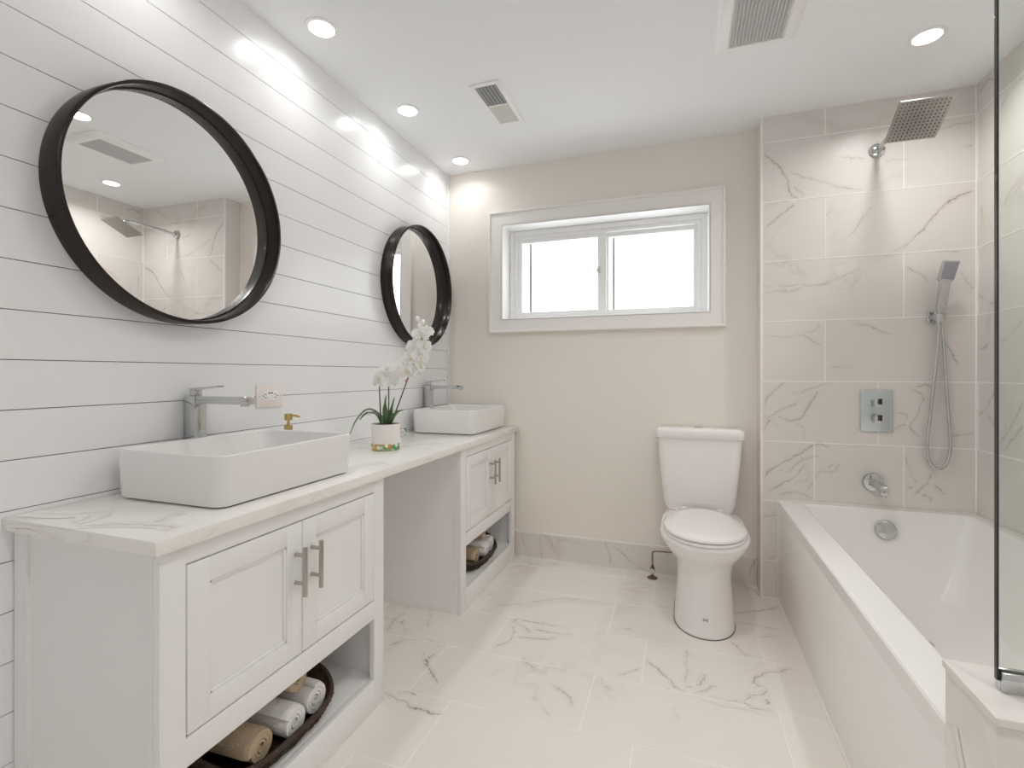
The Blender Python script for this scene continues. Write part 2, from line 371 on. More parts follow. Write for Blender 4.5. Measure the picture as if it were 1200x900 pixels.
def vein_layer(bm): return bm.loops.layers.uv.get('vein') or bm.loops.layers.uv.new('vein')
def blank_uv(bm):
    L = vein_layer(bm)
    for f in bm.faces:
        for l in f.loops: l[L].uv = (1, 0)
def add_veins(bm, key, to3, mi=0):
    L = vein_layer(bm); rr = random.Random(hash(key) % 7 if False else len(key))
    for hw, s, pl in VEINS[key]:
        hw *= 1.0 if key in ('near', 'front') else 1.7
        P = [Vector((*p, 0)) for p in pl]
        pts = smooth_path(P, 4) if len(P) > 2 else [P[0].lerp(P[1], t / 4) for t in range(5)]
        prev = None; n = len(pts); lift = rr.uniform(.0004, .0009)
        for i, p in enumerate(pts):
            d = (pts[min(i + 1, n - 1)] - pts[max(i - 1, 0)]).normalized(); q = Vector((-d.y, d.x, 0))
            t = i / (n - 1); st = s * min(1, 6 * t + .25, 6 * (1 - t) + .25)
            a, b = p + q * hw, p - q * hw
            if prev:                                              # keep the ribbon from folding over itself in tight turns
                if (a - prev[3]).dot(d) <= 1e-5: a = prev[3] + d * 2e-5
                if (b - prev[4]).dot(d) <= 1e-5: b = prev[4] + d * 2e-5
            cur = (bm.verts.new(to3(a.x, a.y, lift + i * 2e-6)), bm.verts.new(to3(b.x, b.y, lift + i * 2e-6)), st, a, b)
            if prev:
                f = bm.faces.new((prev[0], prev[1], cur[1], cur[0])); f.material_index = mi
                for l, (u, k) in zip(f.loops, ((1, prev[2]), (0, prev[2]), (0, cur[2]), (1, cur[2]))): l[L].uv = (u, k)
            prev = cur

# ------------------------------------------------------------------ room shell
# floor: grout bed with staggered marble tiles
bm = bm_(); box(bm, (-.1, YR, -.1), (W + .1, .2, -.0006), mi=1)
row = 0; y = -.135 + .305
rows = []
while y > YR:
    x0 = (1.295 if row % 2 else 1.13) - .605 * 5
    x = x0
    box(bm, (0, y - .0014, -.001), (W, y + .0014, .0012), mi=1)
    while x < W:
        if x > 0: box(bm, (x - .0014, max(y - .305 + .0014, YR), -.001), (x + .0014, y - .0014, .0012), mi=1)
        a, b = max(x + .0014, 0), min(x + .605 - .0014, W)
        if b > a: box(bm, (a, max(y - .305 + .0014, YR), -.002), (b, min(y - .0014, 0), 0))
        x += .605
    y -= .305; row += 1
blank_uv(bm); add_veins(bm, 'floor', lambda u, v, h: (u, v, h))
struct('floor', bm, [M['floor'], M['grout']], 'pale marble floor tiles with grey-brown veins', 'floor', smooth=0)

bm = bm_(); box(bm, (-.1, YR - .1, H), (W + .1, .2, H + .1))
struct('ceiling', bm, M['ceil'], 'flat white painted ceiling', 'ceiling')

# shiplap wall: boards over a dark backing
bm = bm_(); box(bm, (-.1, YR, 0), (-.006, .1, H), mi=1)
z = 1.149 - PITCH * 11
while z < H:
    a, b = max(z + .001, 0), min(z + PITCH - .001, H)
    if b > a + .004: box(bm, (-.006, YR, a), (0, 0, b), bev=.0008, seg=1)
    z += PITCH
struct('wall_left', bm, [M['paint'], M['gap']], 'white shiplap wall of horizontal boards behind the vanity', 'wall')
bm = bm_(); box(bm, (0, -.014, .795), (.012, 0, H), bev=.002)
struct('trim_1', bm, M['paint'], 'thin white corner strip where shiplap meets the greige wall', 'trim')

# painted back wall with the window opening
WX0, WX1, WZ0, WZ1 = .376, 1.576, 1.45, 2.035
bm = bm_()
box(bm, (-.1, 0, 0), (WX0, .2, H)); box(bm, (WX1, 0, 0), (W + .1, .2, H)); box(bm, (WX0, 0, 0), (WX1, .2, WZ0)); box(bm, (WX0, 0, WZ1), (WX1, .2, H))
struct('wall_back', bm, M['greige'], 'greige painted wall with the window', 'wall')
RZ_ = .50            # grout bead in the corner starts above the tub rim
# tiled wet wall, built out in front of the painted wall
bm = bm_(); box(bm, (XG, TY + .0006, 0), (W, -.0005, H), mi=1); box(bm, (W - .007, TY - .003, RZ_), (W - .0005, TY + .001, H), mi=1)
ROWS = [(2.271, H, [2.086]), (1.973, 2.271, [2.401]), (1.675, 1.973, [2.086]), (1.377, 1.675, [2.401]), (1.079, 1.377, [2.086]), (.781, 1.079, [2.30]), (.483, .781, [2.04, 2.401]), (.185, .483, [2.086]), (0, .185, [2.401])]
g = .002
for z0, z1, js in ROWS:
    xs = [XG + .008] + js + [W]
    box(bm, (XG + .008, TY - .0014, z0 - g), (W, TY + .002, z0 + g), mi=1)
    for j in js: box(bm, (j - g, TY - .0014, z0 + g), (j + g, TY + .002, z1 - g), mi=1)
    for a, b in zip(xs, xs[1:]): box(bm, (a + g, TY, z0 + g), (b - g, TY + .003, z1 - (0 if z1 == H else g)))
box(bm, (XG - .0008, TY + .007, 0), (XG + .001, -.001, H))
blank_uv(bm); add_veins(bm, 'shower', lambda u, v, h: (min(max(u, XG + .009), W), TY - h, v))
struct('wall_shower', bm, [M['tile'], M['grout']], 'veined marble tile wall behind the tub', 'wall', smooth=0)
bm = bm_(); box(bm, (XG - .003, TY - .002, 0), (XG + .008, TY + .008, H), bev=.001)
struct('trim_2', bm, M['casing'], 'slim pale edge strip on the outer corner of the tiled wall', 'trim')
# right wall
bm = bm_(); box(bm, (W + .0006, YR, 0), (W + .12, 0, H), mi=1)
k = 0
for z0, z1, js in ROWS:
    y = TY - (.31 if k % 2 else .0) + .3
    k += 1; box(bm, (W - .0014, YR, z0 - g), (W + .002, TY - .001, z0 + g), mi=1)
    while y > YR:
        if y < TY: box(bm, (W - .0014, y - g, z0 + g), (W + .002, y + g, z1 - g), mi=1)
        a, b = max(y - .63 + g, YR), min(y - g, TY - .002)
        if b > a: box(bm, (W, a, z0 + g), (W + .003, b, z1 - (0 if z1 == H else g)))
        y -= .63
blank_uv(bm); add_veins(bm, 'right', lambda u, v, h: (W - h, u, v))
struct('wall_right', bm, [M['tile'], M['grout']], 'veined marble tile wall along the far side of the tub', 'wall', smooth=0)
bm = bm_(); box(bm, (-.1, YR - .1, 0), (W + .12, YR, H))
struct('wall_front', bm, M['ceil'], 'plain white wall behind the camera', 'wall')
# marble baseboard
bm = bm_()
for a, b in ((0, .628), (.629, 1.03), (1.031, 1.44), (1.441, XG - .004)): box(bm, (a, -.011, .003), (b, -.0005, .148))
box(bm, (0, -.0135, .1475), (XG - .004, -.0005, .1555), mi=1); box(bm, (0, -.0125, 0), (XG - .004, -.0005, .003), mi=1)
blank_uv(bm)
VEINS['base'] = [(.012, .9, [(1.01, .145), (1.03, .10), (1.045, .02)]), (.012, .7, [(1.06, .13), (1.10, .10), (1.16, .05), (1.24, .01)]), (.010, .8, [(.62, .14), (.625, .08), (.63, .01)]), (.012, .5, [(.50, .14), (.53, .06), (.56, .01)]), (.014, .9, [(1.80, .14), (1.775, .09), (1.77, .01)]), (.01, .5, [(.72, .12), (.8, .13), (.9, .11)])]
add_veins(bm, 'base', lambda u, v, h: (u, -.011 - h, v))
struct('baseboard_back', bm, [M['tile'], M['casing']], 'veined marble baseboard with pale top edge under the window wall', 'baseboard', smooth=0)

# window: casing, reveal, sliding sashes, glass
def rect_frame(bm, x0, x1, z0, z1, y0, y1, wl, wr=None, wb=None, wt=None, bev=.002):
    wr = wl if wr is None else wr; wb = wl if wb is None else wb; wt = wl if wt is None else wt
    box(bm, (x0, y0, z0), (x0 + wl, y1, z1), bev); box(bm, (x1 - wr, y0, z0), (x1, y1, z1), bev)
    box(bm, (x0 + wl, y0, z0), (x1 - wr, y1, z0 + wb), bev); box(bm, (x0 + wl, y0, z1 - wt), (x1 - wr, y1, z1), bev)
win = bpy.data.objects.new('window_1', None); C.objects.link(win); win.location = (0, 0, 0)
win['label'] = 'white framed horizontal sliding window set high in the greige wall'; win['category'] = 'window'; win['kind'] = 'structure'
def rq(x0, x1, z0, z1, y): return [Vector((x0, y, z0)), Vector((x1, y, z0)), Vector((x1, y, z1)), Vector((x0, y, z1))]
bm = bm_(); cas = [(0, 0), (0, -.024), (.003, -.027), (.012, -.027), (.015, -.018), (.07, -.016)]
rings = [rq(.292 + d, 1.653 - d, 1.37 + d, 2.121 - d, y) for d, y in cas] + [rq(WX0 + .001, WX1 - .001, WZ0 + .001, WZ1 - .001, y) for y in (-.016, 0)]
ring_loft(bm, rings, False, False)
obj('casing', bm, M['casing'], win, smooth=20)
bm = bm_(); rect_frame(bm, WX0 - .001, WX1 + .001, WZ0 - .001, WZ1 + .001, -.016, .13, .006, bev=0); obj('reveal_lining', bm, M['vinyl'], win)
bm = bm_(); rect_frame(bm, .382, 1.570, 1.456, 2.029, .118, .20, .030, .030, .022, .030)
rect_frame(bm, .412, 1.540, 1.478, 1.999, .128, .20, .022, .024, .016, .022); obj('window_frame', bm, M['vinyl'], win)
s1 = obj('sash', (lambda b: (rect_frame(b, .434, .998, 1.493, 1.978, .136, .158, .026, .052, .018, .026), b)[1])(bm_()), M['vinyl'], win)
s2 = obj('sash', (lambda b: (rect_frame(b, .962, 1.517, 1.493, 1.978, .162, .182, .048, .022, .016, .026), b)[1])(bm_()), M['vinyl'], win)
for s, a, b, y in ((s1, .456, .952, .147), (s2, 1.0, 1.500, .172)):
    bm = bm_(); box(bm, (a, y - .002, 1.505), (b, y + .002, 1.958)); obj('pane', bm, M['pane'], s)
bm = bm_(); box(bm, (.944, .128, 1.73), (.966, .138, 1.77), .003); box(bm, (.938, .118, 1.742), (.956, .132, 1.752), .002); obj('sash_latch', bm, M['lpale'], win, 'small grey latch')
bm = bm_(); rect_frame(bm, .488, .97, 1.485, 1.985, .205, .216, .016); rect_frame(bm, 1.026, 1.53, 1.485, 1.985, .205, .216, .014); obj('outer_screen_frame', bm, M['louv'], win)

# tiled ledge at the near end of the tub (glass stands on it)
AX = 1.884
bm = bm_(); box(bm, (AX, -1.93, 0), (W, -1.776, .585)); box(bm, (AX - .004, -1.936, .588), (W, -1.772, .602), .002)
box(bm, (AX + .001, -1.929, .585), (W, -1.777, .588), mi=1)
blank_uv(bm)
VEINS['ledge'] = [(.012, .6, [(-1.80, .50), (-1.84, .42), (-1.88, .40)]), (.012, .5, [(-1.79, .25), (-1.85, .2), (-1.92, .1)])]
add_veins(bm, 'ledge', lambda u, v, h: (AX - h, u, v))
struct('wall_ledge', bm, [M['sill'], M['casing']], 'low marble-tiled ledge at the near end of the tub', 'ledge', smooth=0)

# ------------------------------------------------------------------ bathtub
RZ = .491; TX1 = W - .0022; TY0 = -1.775; TY1 = TY - .0022
tub = thing('bathtub', 'white alcove bathtub with flat apron beside the toilet', 'bathtub', (2.27, -.95, 0)); tb = tuple(tub.location)
bm = bm_()
def tub_ring(x0, x1, y0, y1, r, z): return rrect((x0 + x1) / 2, (y0 + y1) / 2, (x1 - x0) / 2, (y1 - y0) / 2, r, z, 8)
rings = [tub_ring(AX + .012, TX1, TY0, TY1, .002, .43), tub_ring(AX, TX1, TY0, TY1, .002, .445), tub_ring(AX - .001, TX1, TY0, TY1, .003, RZ - .006), tub_ring(AX + .003, TX1, TY0, TY1, .004, RZ - .001), tub_ring(AX + .006, TX1, TY0, TY1, .004, RZ), tub_ring(1.974, 2.639, -1.704, -.166, .035, RZ),
         tub_ring(1.978, 2.635, -1.70, -.170, .035, RZ), tub_ring(1.987, 2.627, -1.692, -.178, .035, RZ - .008), tub_ring(1.995, 2.615, -1.66, -.190, .04, RZ - .06),
         tub_ring(2.02, 2.575, -1.58, -.235, .06, .26), tub_ring(2.05, 2.53, -1.52, -.285, .08, .15), tub_ring(2.10, 2.47, -1.45, -.35, .09, .112), tub_ring(2.2, 2.37, -1.2, -.55, .08, .105)]
ring_loft(bm, rings, cap0=False)
obj('basin', bm, M['acryl'], tub, off=tb, smooth=32)
bm = bm_(); box(bm, (AX + .001, TY0, 0), (AX + .02, TY1, RZ - .045), .002); obj('apron', bm, M['apron'], tub, 'plain pale apron panel', off=tb)
bm = bm_(); box(bm, (AX - .006, TY0, 0), (AX + .002, TY1, .006)); box(bm, (AX + .02, TY1 - .006, RZ), (TX1, TY1, RZ + .007), .002); box(bm, (TX1 - .006, TY0, RZ), (TX1, TY1, RZ + .007), .002)
box(bm, (AX - .004, TY1 - .006, 0), (AX + .002, TY1, RZ), .001); obj('caulk_bead', bm, M['caulk'], tub, off=tb)
bm = bm_(); lathe(bm, (2.309, -.1975, .405), (0, -1, .26), [(0, 0), (.042, 0), (.043, .006), (.038, .014), (.020, .018), (0, .018)]); ov = obj('overflow_cover', bm, M['chrome'], tub, 'round chrome overflow cover', off=tb)
bm = bm_(); lathe(bm, (2.29, -.62, .1052), (0, 0, 1), [(0, 0), (.032, 0), (.03, .004), (.012, .006), (.010, .012), (0, .013)]); obj('drain', bm, M['chrome'], tub, 'chrome drain', off=tb)

# ------------------------------------------------------------------ vanity cabinets
XF = .47
CY0 = -2.187; CW = .762
cab = thing('vanity_cabinet', 'white shaker vanity cabinet nearest the camera, under the near sink', 'cabinet', (0, CY0, 0), 'vanity cabinets'); cb = tuple(cab.location)
y0, y1 = CY0, CY0 + CW
SW = .054   # stile width
bm = bm_()
box(bm, (.004, y0 + .006, 0), (XF - .02, y0 + .022, .766)); box(bm, (.004, y1 - .022, 0), (XF - .02, y1 - .006, .766))           # sides
for ya, yb in ((y0, y0 + .006), (y1 - .006, y1)):
    box(bm, (.004, ya, 0), (.05, yb, .766)); box(bm, (XF - .035, ya, 0), (XF - .02, yb, .766)); box(bm, (.05, ya, 0), (XF - .035, yb, .035))
box(bm, (.004, y0 + .022, .085), (.012, y1 - .022, .766)); box(bm, (.012, y0 + .022, .30), (XF - .02, y1 - .022, .316)); box(bm, (.012, y0 + .022, .74), (XF - .02, y1 - .022, .756))
obj('carcass', bm, M['cab'], cab, off=cb, smooth=0)
bm = bm_(); box(bm, (.012, y0 + .022, .085), (XF - .02, y1 - .022, .10), .001); obj('shelf', bm, M['cab'], cab, off=cb)
bm = bm_()
box(bm, (XF - .02, y0, 0), (XF, y0 + SW, .766), .0015); box(bm, (XF - .02, y1 - SW, 0), (XF, y1, .766), .0015)
for z0, z1 in ((0, .100), (.303, .364), (.724, .766)): box(bm, (XF - .02, y0 + SW - .001, z0), (XF, y1 - SW + .001, z1), .0015)
obj('face_frame', bm, M['cab'], cab, off=cb)
def shaker(bm, ya, yb, za, zb, fw=.052, xb=XF - .018, xf=XF + .001):
    box(bm, (xb, ya, za), (xf, ya + fw, zb), .0015); box(bm, (xb, yb - fw, za), (xf, yb, zb), .0015)
    box(bm, (xb, ya + fw - .0005, za), (xf, yb - fw + .0005, za + fw), .0015); box(bm, (xb, ya + fw - .0005, zb - fw), (xf, yb - fw + .0005, zb), .0015)
    box(bm, (xb, ya + fw - .001, za + fw - .001), (xf - .008, yb - fw + .001, zb - fw + .001))
    for a, b in (((xf - .008, ya + fw, za + fw), (xf - .003, ya + fw + .008, zb - fw)), ((xf - .008, yb - fw - .008, za + fw), (xf - .003, yb - fw, zb - fw)), ((xf - .008, ya + fw, za + fw), (xf - .003, yb - fw, za + fw + .008)), ((xf - .008, ya + fw, zb - fw - .008), (xf - .003, yb - fw, zb - fw))): box(bm, a, b, .003)
ym = (y0 + y1) / 2
for ya, yb, hy in ((y0 + SW + .0025, ym - .0016, ym - .026), (ym + .0016, y1 - SW - .0025, ym + .034)):
    bm = bm_(); shaker(bm, ya, yb, .3690, .7205); d = obj('door', bm, M['cab'], cab, off=cb)
    bm = bm_(); box(bm, (XF + .029, hy - .0045, .533), (XF + .038, hy + .0045, .662), .001)
    for z in (.566, .640): cyl(bm, (XF, hy, z), (XF + .03, hy, z), .005, n=14)
    obj('handle', bm, M['nickel'], d, 'brushed nickel bar handle', off=cb)
# gaps round the doors are open; an added near-black liner paints their shade
bm = bm_(); box(bm, (XF - .024, y0 + .03, .32), (XF - .0195, y1 - .03, .735)); obj('gap_shade_liner', bm, M['dark'], cab, off=cb, smooth=0)
dup(cab, (0, -.802, 0), 'white shaker vanity cabinet at the far end by the greige wall, under the far sink')

# countertop
CZ, CX, CYN = .795, .487, -2.207
bm = bm_(); box(bm, (.001, CYN, CZ - .029), (CX, -.002, CZ), .0015)
blank_uv(bm)
add_veins(bm, 'top', lambda u, v, h: (min(max(u, .002), CX), max(v, CYN), CZ + h)); add_veins(bm, 'near', lambda u, v, h: (min(u, CX), CYN - h, min(max(v, CZ - .0285), CZ))); add_veins(bm, 'front', lambda u, v, h: (CX + h, max(u, CYN), min(max(v, CZ - .0285), CZ)))
o = obj('countertop', bm, M['top'], smooth=35); o['label'] = 'long white marble countertop spanning both vanity cabinets'; o['category'] = 'countertop'

# ------------------------------------------------------------------ vessel sinks, faucets
SZ = CZ + .0005
SX, SY, SHX, SHY, SH = .234, -1.765, .186, .248, .128
sink = thing('vessel_sink', 'large white rectangular vessel sink nearest the camera', 'sink', (SX, SY, SZ), 'vessel sinks'); sb = tuple(sink.location)
bm = bm_(); zt = SZ + SH
ring_loft(bm, [rrect(SX, SY, SHX - .008, SHY - .008, .030, SZ + .0045, 10), rrect(SX, SY, SHX - .005, SHY - .005, .032, SZ + .009, 10), rrect(SX, SY, SHX - .002, SHY - .002, .034, SZ + .07, 10), rrect(SX, SY, SHX, SHY, .035, zt - .004, 10), rrect(SX, SY, SHX - .0015, SHY - .0015, .034, zt - .001, 10), rrect(SX, SY, SHX - .004, SHY - .004, .032, zt, 10),
               rrect(SX, SY, SHX - .009, SHY - .009, .03, zt - .001, 10), rrect(SX, SY, SHX - .012, SHY - .012, .03, zt - .006, 10), rrect(SX, SY, SHX - .022, SHY - .022, .04, zt - .07, 10), rrect(SX, SY, SHX - .045, SHY - .045, .055, zt - .104, 10), rrect(SX, SY, SHX - .10, SHY - .12, .05, zt - .112, 10)])
obj('basin', bm, M['porc_sink'], sink, off=sb, smooth=50)
bm = bm_(); lathe(bm, (SX, SY, zt - .112), (0, 0, 1), [(0, 0), (.03, 0), (.029, .004), (.018, .006), (0, .008)]); obj('drain', bm, M['chrome'], sink, 'chrome drain', off=sb)
bm = bm_(); ring_loft(bm, [rrect(SX, SY, SHX - .016, SHY - .016, .03, SZ, 8), rrect(SX, SY, SHX - .016, SHY - .016, .03, SZ + .0046, 8)]); obj('foot', bm, M['gap'], sink, 'recessed foot, coloured dark for the shadow gap', off=sb)  # foot coloured dark to draw the shade under the basin
dup(sink, (SX - .006, -.282, SZ), 'large white rectangular vessel sink at the far end by the greige wall')
FX, FY = .036, -1.772
fau = thing('faucet', 'tall square chrome faucet behind the near sink', 'faucet', (FX, FY, SZ), 'tall chrome faucets'); fb = tuple(fau.location)
bm = bm_(); box(bm, (FX - .024, FY - .024, SZ), (FX + .024, FY + .024, SZ + .006), .001); box(bm, (FX - .02, FY - .02, SZ + .006), (FX + .02, FY + .02, SZ + .254), .0015); obj('body', bm, M['chrome'], fau, off=fb)
bm = bm_(); box(bm, (FX + .0205, FY - .018, SZ + .232), (FX + .212, FY + .018, SZ + .254), .0015); cyl(bm, (FX + .196, FY, SZ + .2325), (FX + .196, FY, SZ + .226), .012); obj('spout', bm, M['chrome'], fau, off=fb)
bm = bm_(); box(bm, (FX - .012, FY - .012, SZ + .2545), (FX + .012, FY + .012, SZ + .272), .001); box(bm, (FX - .008, FY - .016, SZ + .272), (FX + .020, FY + .016, SZ + .279), .001)
ring_loft(bm, [[(FX + .02, FY - .015, SZ + .272), (FX + .02, FY + .015, SZ + .272), (FX + .02, FY + .015, SZ + .280), (FX + .02, FY - .015, SZ + .280)], [(FX + .10, FY - .011, SZ + .281), (FX + .10, FY + .011, SZ + .281), (FX + .10, FY + .011, SZ + .286), (FX + .10, FY - .011, SZ + .286)]])
obj('lever', bm, M['chrome'], fau, off=fb)
dup(fau, (.034, -.315, SZ), 'tall square chrome faucet behind the far sink')

# soap pump: gold top on a glass bottle behind the near sink's far end
sx, sy = .085, -1.452
sp = thing('soap_dispenser', 'soap bottle with a small gold pump behind the near sink', 'soap dispenser', (sx, sy, SZ)); sbp = tuple(sp.location)
bm = bm_(); lathe(bm, (sx, sy, SZ), (0, 0, 1), [(0, 0), (.028, 0), (.03, .004), (.03, .09), (.026, .102), (.012, .108), (.011, .116), (0, .116)]); obj('bottle', bm, M['pot'], sp, off=sbp)
bm = bm_(); lathe(bm, (sx, sy, SZ + .1165), (0, 0, 1), [(0, 0), (.0145, 0), (.0145, .018), (.005, .020), (.005, .036), (.0135, .037), (.0135, .060), (0, .060)], 28)
tube(bm, [(sx, sy, SZ + .168), (sx + .02, sy + .006, SZ + .170), (sx + .040, sy + .012, SZ + .166)], .0042, 10); obj('pump', bm, M['gold'], sp, 'brushed gold pump', off=sbp)
# clear tumbler left of the far sink
tx, ty = .07, -.665
bm = bm_(); lathe(bm, (tx, ty, SZ), (0, 0, 1), [(0, 0), (.017, 0), (.020, .002), (.022, .042), (.0215, .043), (.0195, .042), (.0175, .008), (0, .007)], 36)
o = obj('tumbler', bm, M['glass'], off=(tx, ty, SZ), smooth=60); o.location = (tx, ty, SZ); o['label'] = 'small clear glass tumbler on the counter between the orchid and the far sink'; o['category'] = 'glass'

# power outlet on the shiplap
oy0, oy1, oz0, oz1 = -1.519, -1.397, .994, 1.078; oyc, ozc = (oy0 + oy1) / 2, (oz0 + oz1) / 2
ol = thing('power_outlet', 'off-white power outlet plate on the shiplap beside the near faucet', 'outlet', (0, oyc, ozc)); ob = tuple(ol.location)
bm = bm_(); box(bm, (.0005, oy0, oz0), (.007, oy1, oz1), .003); obj('cover_plate', bm, M['plate'], ol, off=ob)
bm = bm_(); box(bm, (.007, oyc - .035, ozc - .017), (.0095, oyc + .035, ozc + .017), .001)
rc = obj('receptacle', bm, M['vinyl'], ol, off=ob)
bm = bm_()
for s in (-1, 1):
    yc = oyc + s * .022
    for dz in (-.006, .006): box(bm, (.0092, yc - .005, ozc + dz - .0012), (.0098, yc + .004, ozc + dz + .0012))
    cyl(bm, (.0092, yc + s * .009, ozc), (.0098, yc + s * .009, ozc), .0024, n=12)
for dy in (-.006, .006): box(bm, (.0092, oyc + dy - .004, ozc + .008), (.0099, oyc + dy + .004, ozc + .013))
obj('slot', bm, M['dark'], rc, off=ob)
bm = bm_()
bm.free()
for s in (-1, 1):
    bm = bm_(); cyl(bm, (.0068, oyc + s * .048, ozc), (.0078, oyc + s * .048, ozc), .003, n=12); obj('screw', bm, M['lpale'], ol, off=ob)

# ------------------------------------------------------------------ round mirrors
MYC, MZC, MR, MD = -1.804, 1.603, .337, .068
mi_ = thing('wall_mirror', 'large round dark-framed mirror above the near sink', 'mirror', (0, MYC, MZC), 'round mirrors'); mb = tuple(mi_.location)
bm = bm_(); lathe(bm, (0, MYC, MZC), (1, 0, 0), [(MR - .0105, .0005), (MR, .0005), (MR, MD - .002), (MR - .002, MD), (MR - .009, MD), (MR - .0105, MD - .002), (MR - .0105, .0005)], 128)
bm.faces.ensure_lookup_table()
bmesh.ops.delete(bm, geom=[f for f in bm.faces if len(f.verts) > 4], context='FACES_ONLY'); bmesh.ops.remove_doubles(bm, verts=bm.verts, dist=1e-6)
obj('frame', bm, M['bronze'], mi_, 'thin deep dark bronze ring frame', off=mb, smooth=50)
bm = bm_(); lathe(bm, (0, MYC, MZC), (1, 0, 0), [(0, .002), (MR - .011, .002), (MR - .011, .014), (MR - .0155, .0165), (0, .0165)], 128); obj('mirror_glass', bm, M['mirror'], mi_, off=mb, smooth=3).rotation_euler = (0, .006, 0)
dup(mi_, (0, -.417, 1.607), 'round dark-framed mirror above the far sink near the corner')

# ------------------------------------------------------------------ orchid
ox, oy = .24, -1.066; RV, DV = Vector((.944, .329, 0)), Vector((-.329, .944, 0))
orc = thing('potted_orchid', 'white orchid in a small white pot between the two sinks', 'orchid', (ox, oy, SZ)); orb = tuple(orc.location)
def cp(r, z, d=0): return Vector((ox, oy, 0)) + RV * r + DV * d + Vector((0, 0, z))     # offset to the right / up / back from the pot
bm = bm_(); lathe(bm, (ox, oy, SZ + .028), (0, 0, 1), [(.0, 0), (.060, 0), (.060, .079), (.059, .081), (.055, .081), (.054, .070), (0, .070)], 48); pot = obj('pot', bm, M['pot'], orc, off=orb)
bm = bm_(); lathe(bm, (ox, oy, SZ), (0, 0, 1), [(0, 0), (.059, 0), (.0605, .002), (.0605, .0278), (0, .0278)], 48); obj('pebble_band', bm, M['mosaic'], orc, 'band of green and amber pebbles round the base', off=orb)
bm = bm_(); lathe(bm, (ox, oy, SZ + .098), (0, 0, 1), [(0, 0), (.053, 0), (.04, .008), (.015, .012), (0, .012)], 32); obj('moss', bm, M['soil'], orc, 'dark moss', off=orb)
def leaf(path, wmax, nm='leaf'):
    bm = bm_(); P = smooth_path(path, 6); n = len(P); rings = []
    for i, p in enumerate(P):
        d = (P[min(i + 1, n - 1)] - P[max(i - 1, 0)]).normalized(); s = d.cross(Vector((0, 0, 1)))
        s = s.normalized() if s.length > .05 else DV.copy(); up = s.cross(d).normalized(); t = i / (n - 1)
        hw = wmax * (math.sin(math.pi * min(1, .18 + .82 * t)) ** .7 if t < 1 else 0) + .0015
        rings.append([p - s * hw + up * hw * .35, p + up * .0008, p + s * hw + up * hw * .35, p + s * hw * .98 + up * (hw * .35 - .0018), p - up * .0016, p - s * hw * .98 + up * (hw * .35 - .0018)])
    ring_loft(bm, rings); return obj(nm, bm, M['leaf'], orc, off=orb)
z0 = SZ + .10
leaf([cp(-.015, z0), cp(-.035, z0 + .05), cp(-.075, z0 + .068, -.01), cp(-.115, z0 + .03, -.02), cp(-.145, z0 - .035, -.03)], .016)
leaf([cp(-.01, z0), cp(-.04, z0 + .04, .03), cp(-.09, z0 + .05, .05), cp(-.13, z0 + .02, .06)], .014)
leaf([cp(.015, z0), cp(.035, z0 + .035, -.02), cp(.06, z0 + .06, -.04), cp(.085, z0 + .07, -.055)], .012)
leaf([cp(.0, z0), cp(.0, z0 + .06, -.01), cp(.004, z0 + .13, -.012)], .010)
leaf([cp(.012, z0), cp(.018, z0 + .05, .02), cp(.03, z0 + .12, .03)], .012)
st = [[cp(-.02, z0), cp(-.024, z0 + .08), cp(-.026, z0 + .18), cp(-.012, z0 + .225, .01), cp(.02, z0 + .235, .02)],
      [cp(.006, z0), cp(.012, z0 + .08), cp(.013, z0 + .19), cp(.018, z0 + .215, .01), cp(.03, z0 + .232, .02)],
      [cp(.018, z0), cp(.05, z0 + .08), cp(.088, z0 + .185), cp(.12, z0 + .27), cp(.15, z0 + .36), cp(.165, z0 + .41)]]
for p in st:
    bm = bm_(); tube(bm, p, lambda t: .0032 - .0014 * t, 8, 8); obj('stem', bm, M['stem'], orc, off=orb)
def flower(c, face, s):
    """five petals and a lip; face = the direction it looks"""
    c = Vector(c); f = Vector(face).normalized(); u, v = frame_of(f)   # v is up-ish
    if v.z < 0: u, v = -u, -v
    bm = bm_()
    for ang, L, wd in ((90, .95, .55), (210, .9, .5), (330, .9, .5), (15, 1.05, 1.0), (165, 1.05, 1.0)):
        a = math.radians(ang); d = u * math.cos(a) + v * math.sin(a); t_ = f.cross(d)
        grid = []
        for i in range(7):
            t = i / 6; hw = wd * s * .5 * math.sin(math.pi * (t * .88 + .06)) ** .75
            base = c + d * (s * L * t) + f * (s * (.22 * math.sin(math.pi * t * .8) - .05 - .12 * t * t))
            grid.append([base + t_ * hw * k + f * (s * .10 * (k * k) * t) for k in (-1, -.55, 0, .55, 1)])
        ring_loft(bm, grid, False, False, closed=False)
    r = bmesh.ops.solidify(bm, geom=bm.faces[:], thickness=.0009)
    fl = obj('flower', bm, M['petal'], orc, off=orb, smooth=80)
    bm = bm_(); r = bmesh.ops.create_icosphere(bm, subdivisions=2, radius=s * .15)
    for q in bm.verts: q.co = c + f * (s * .12 + q.co.z * .9) + u * q.co.x * .7 + v * (q.co.y * 1.1 - s * .06)
    obj('lip', bm, M['lip'], fl, 'pale yellow lip', off=orb)
CD = Vector((.30, -.95, .1))
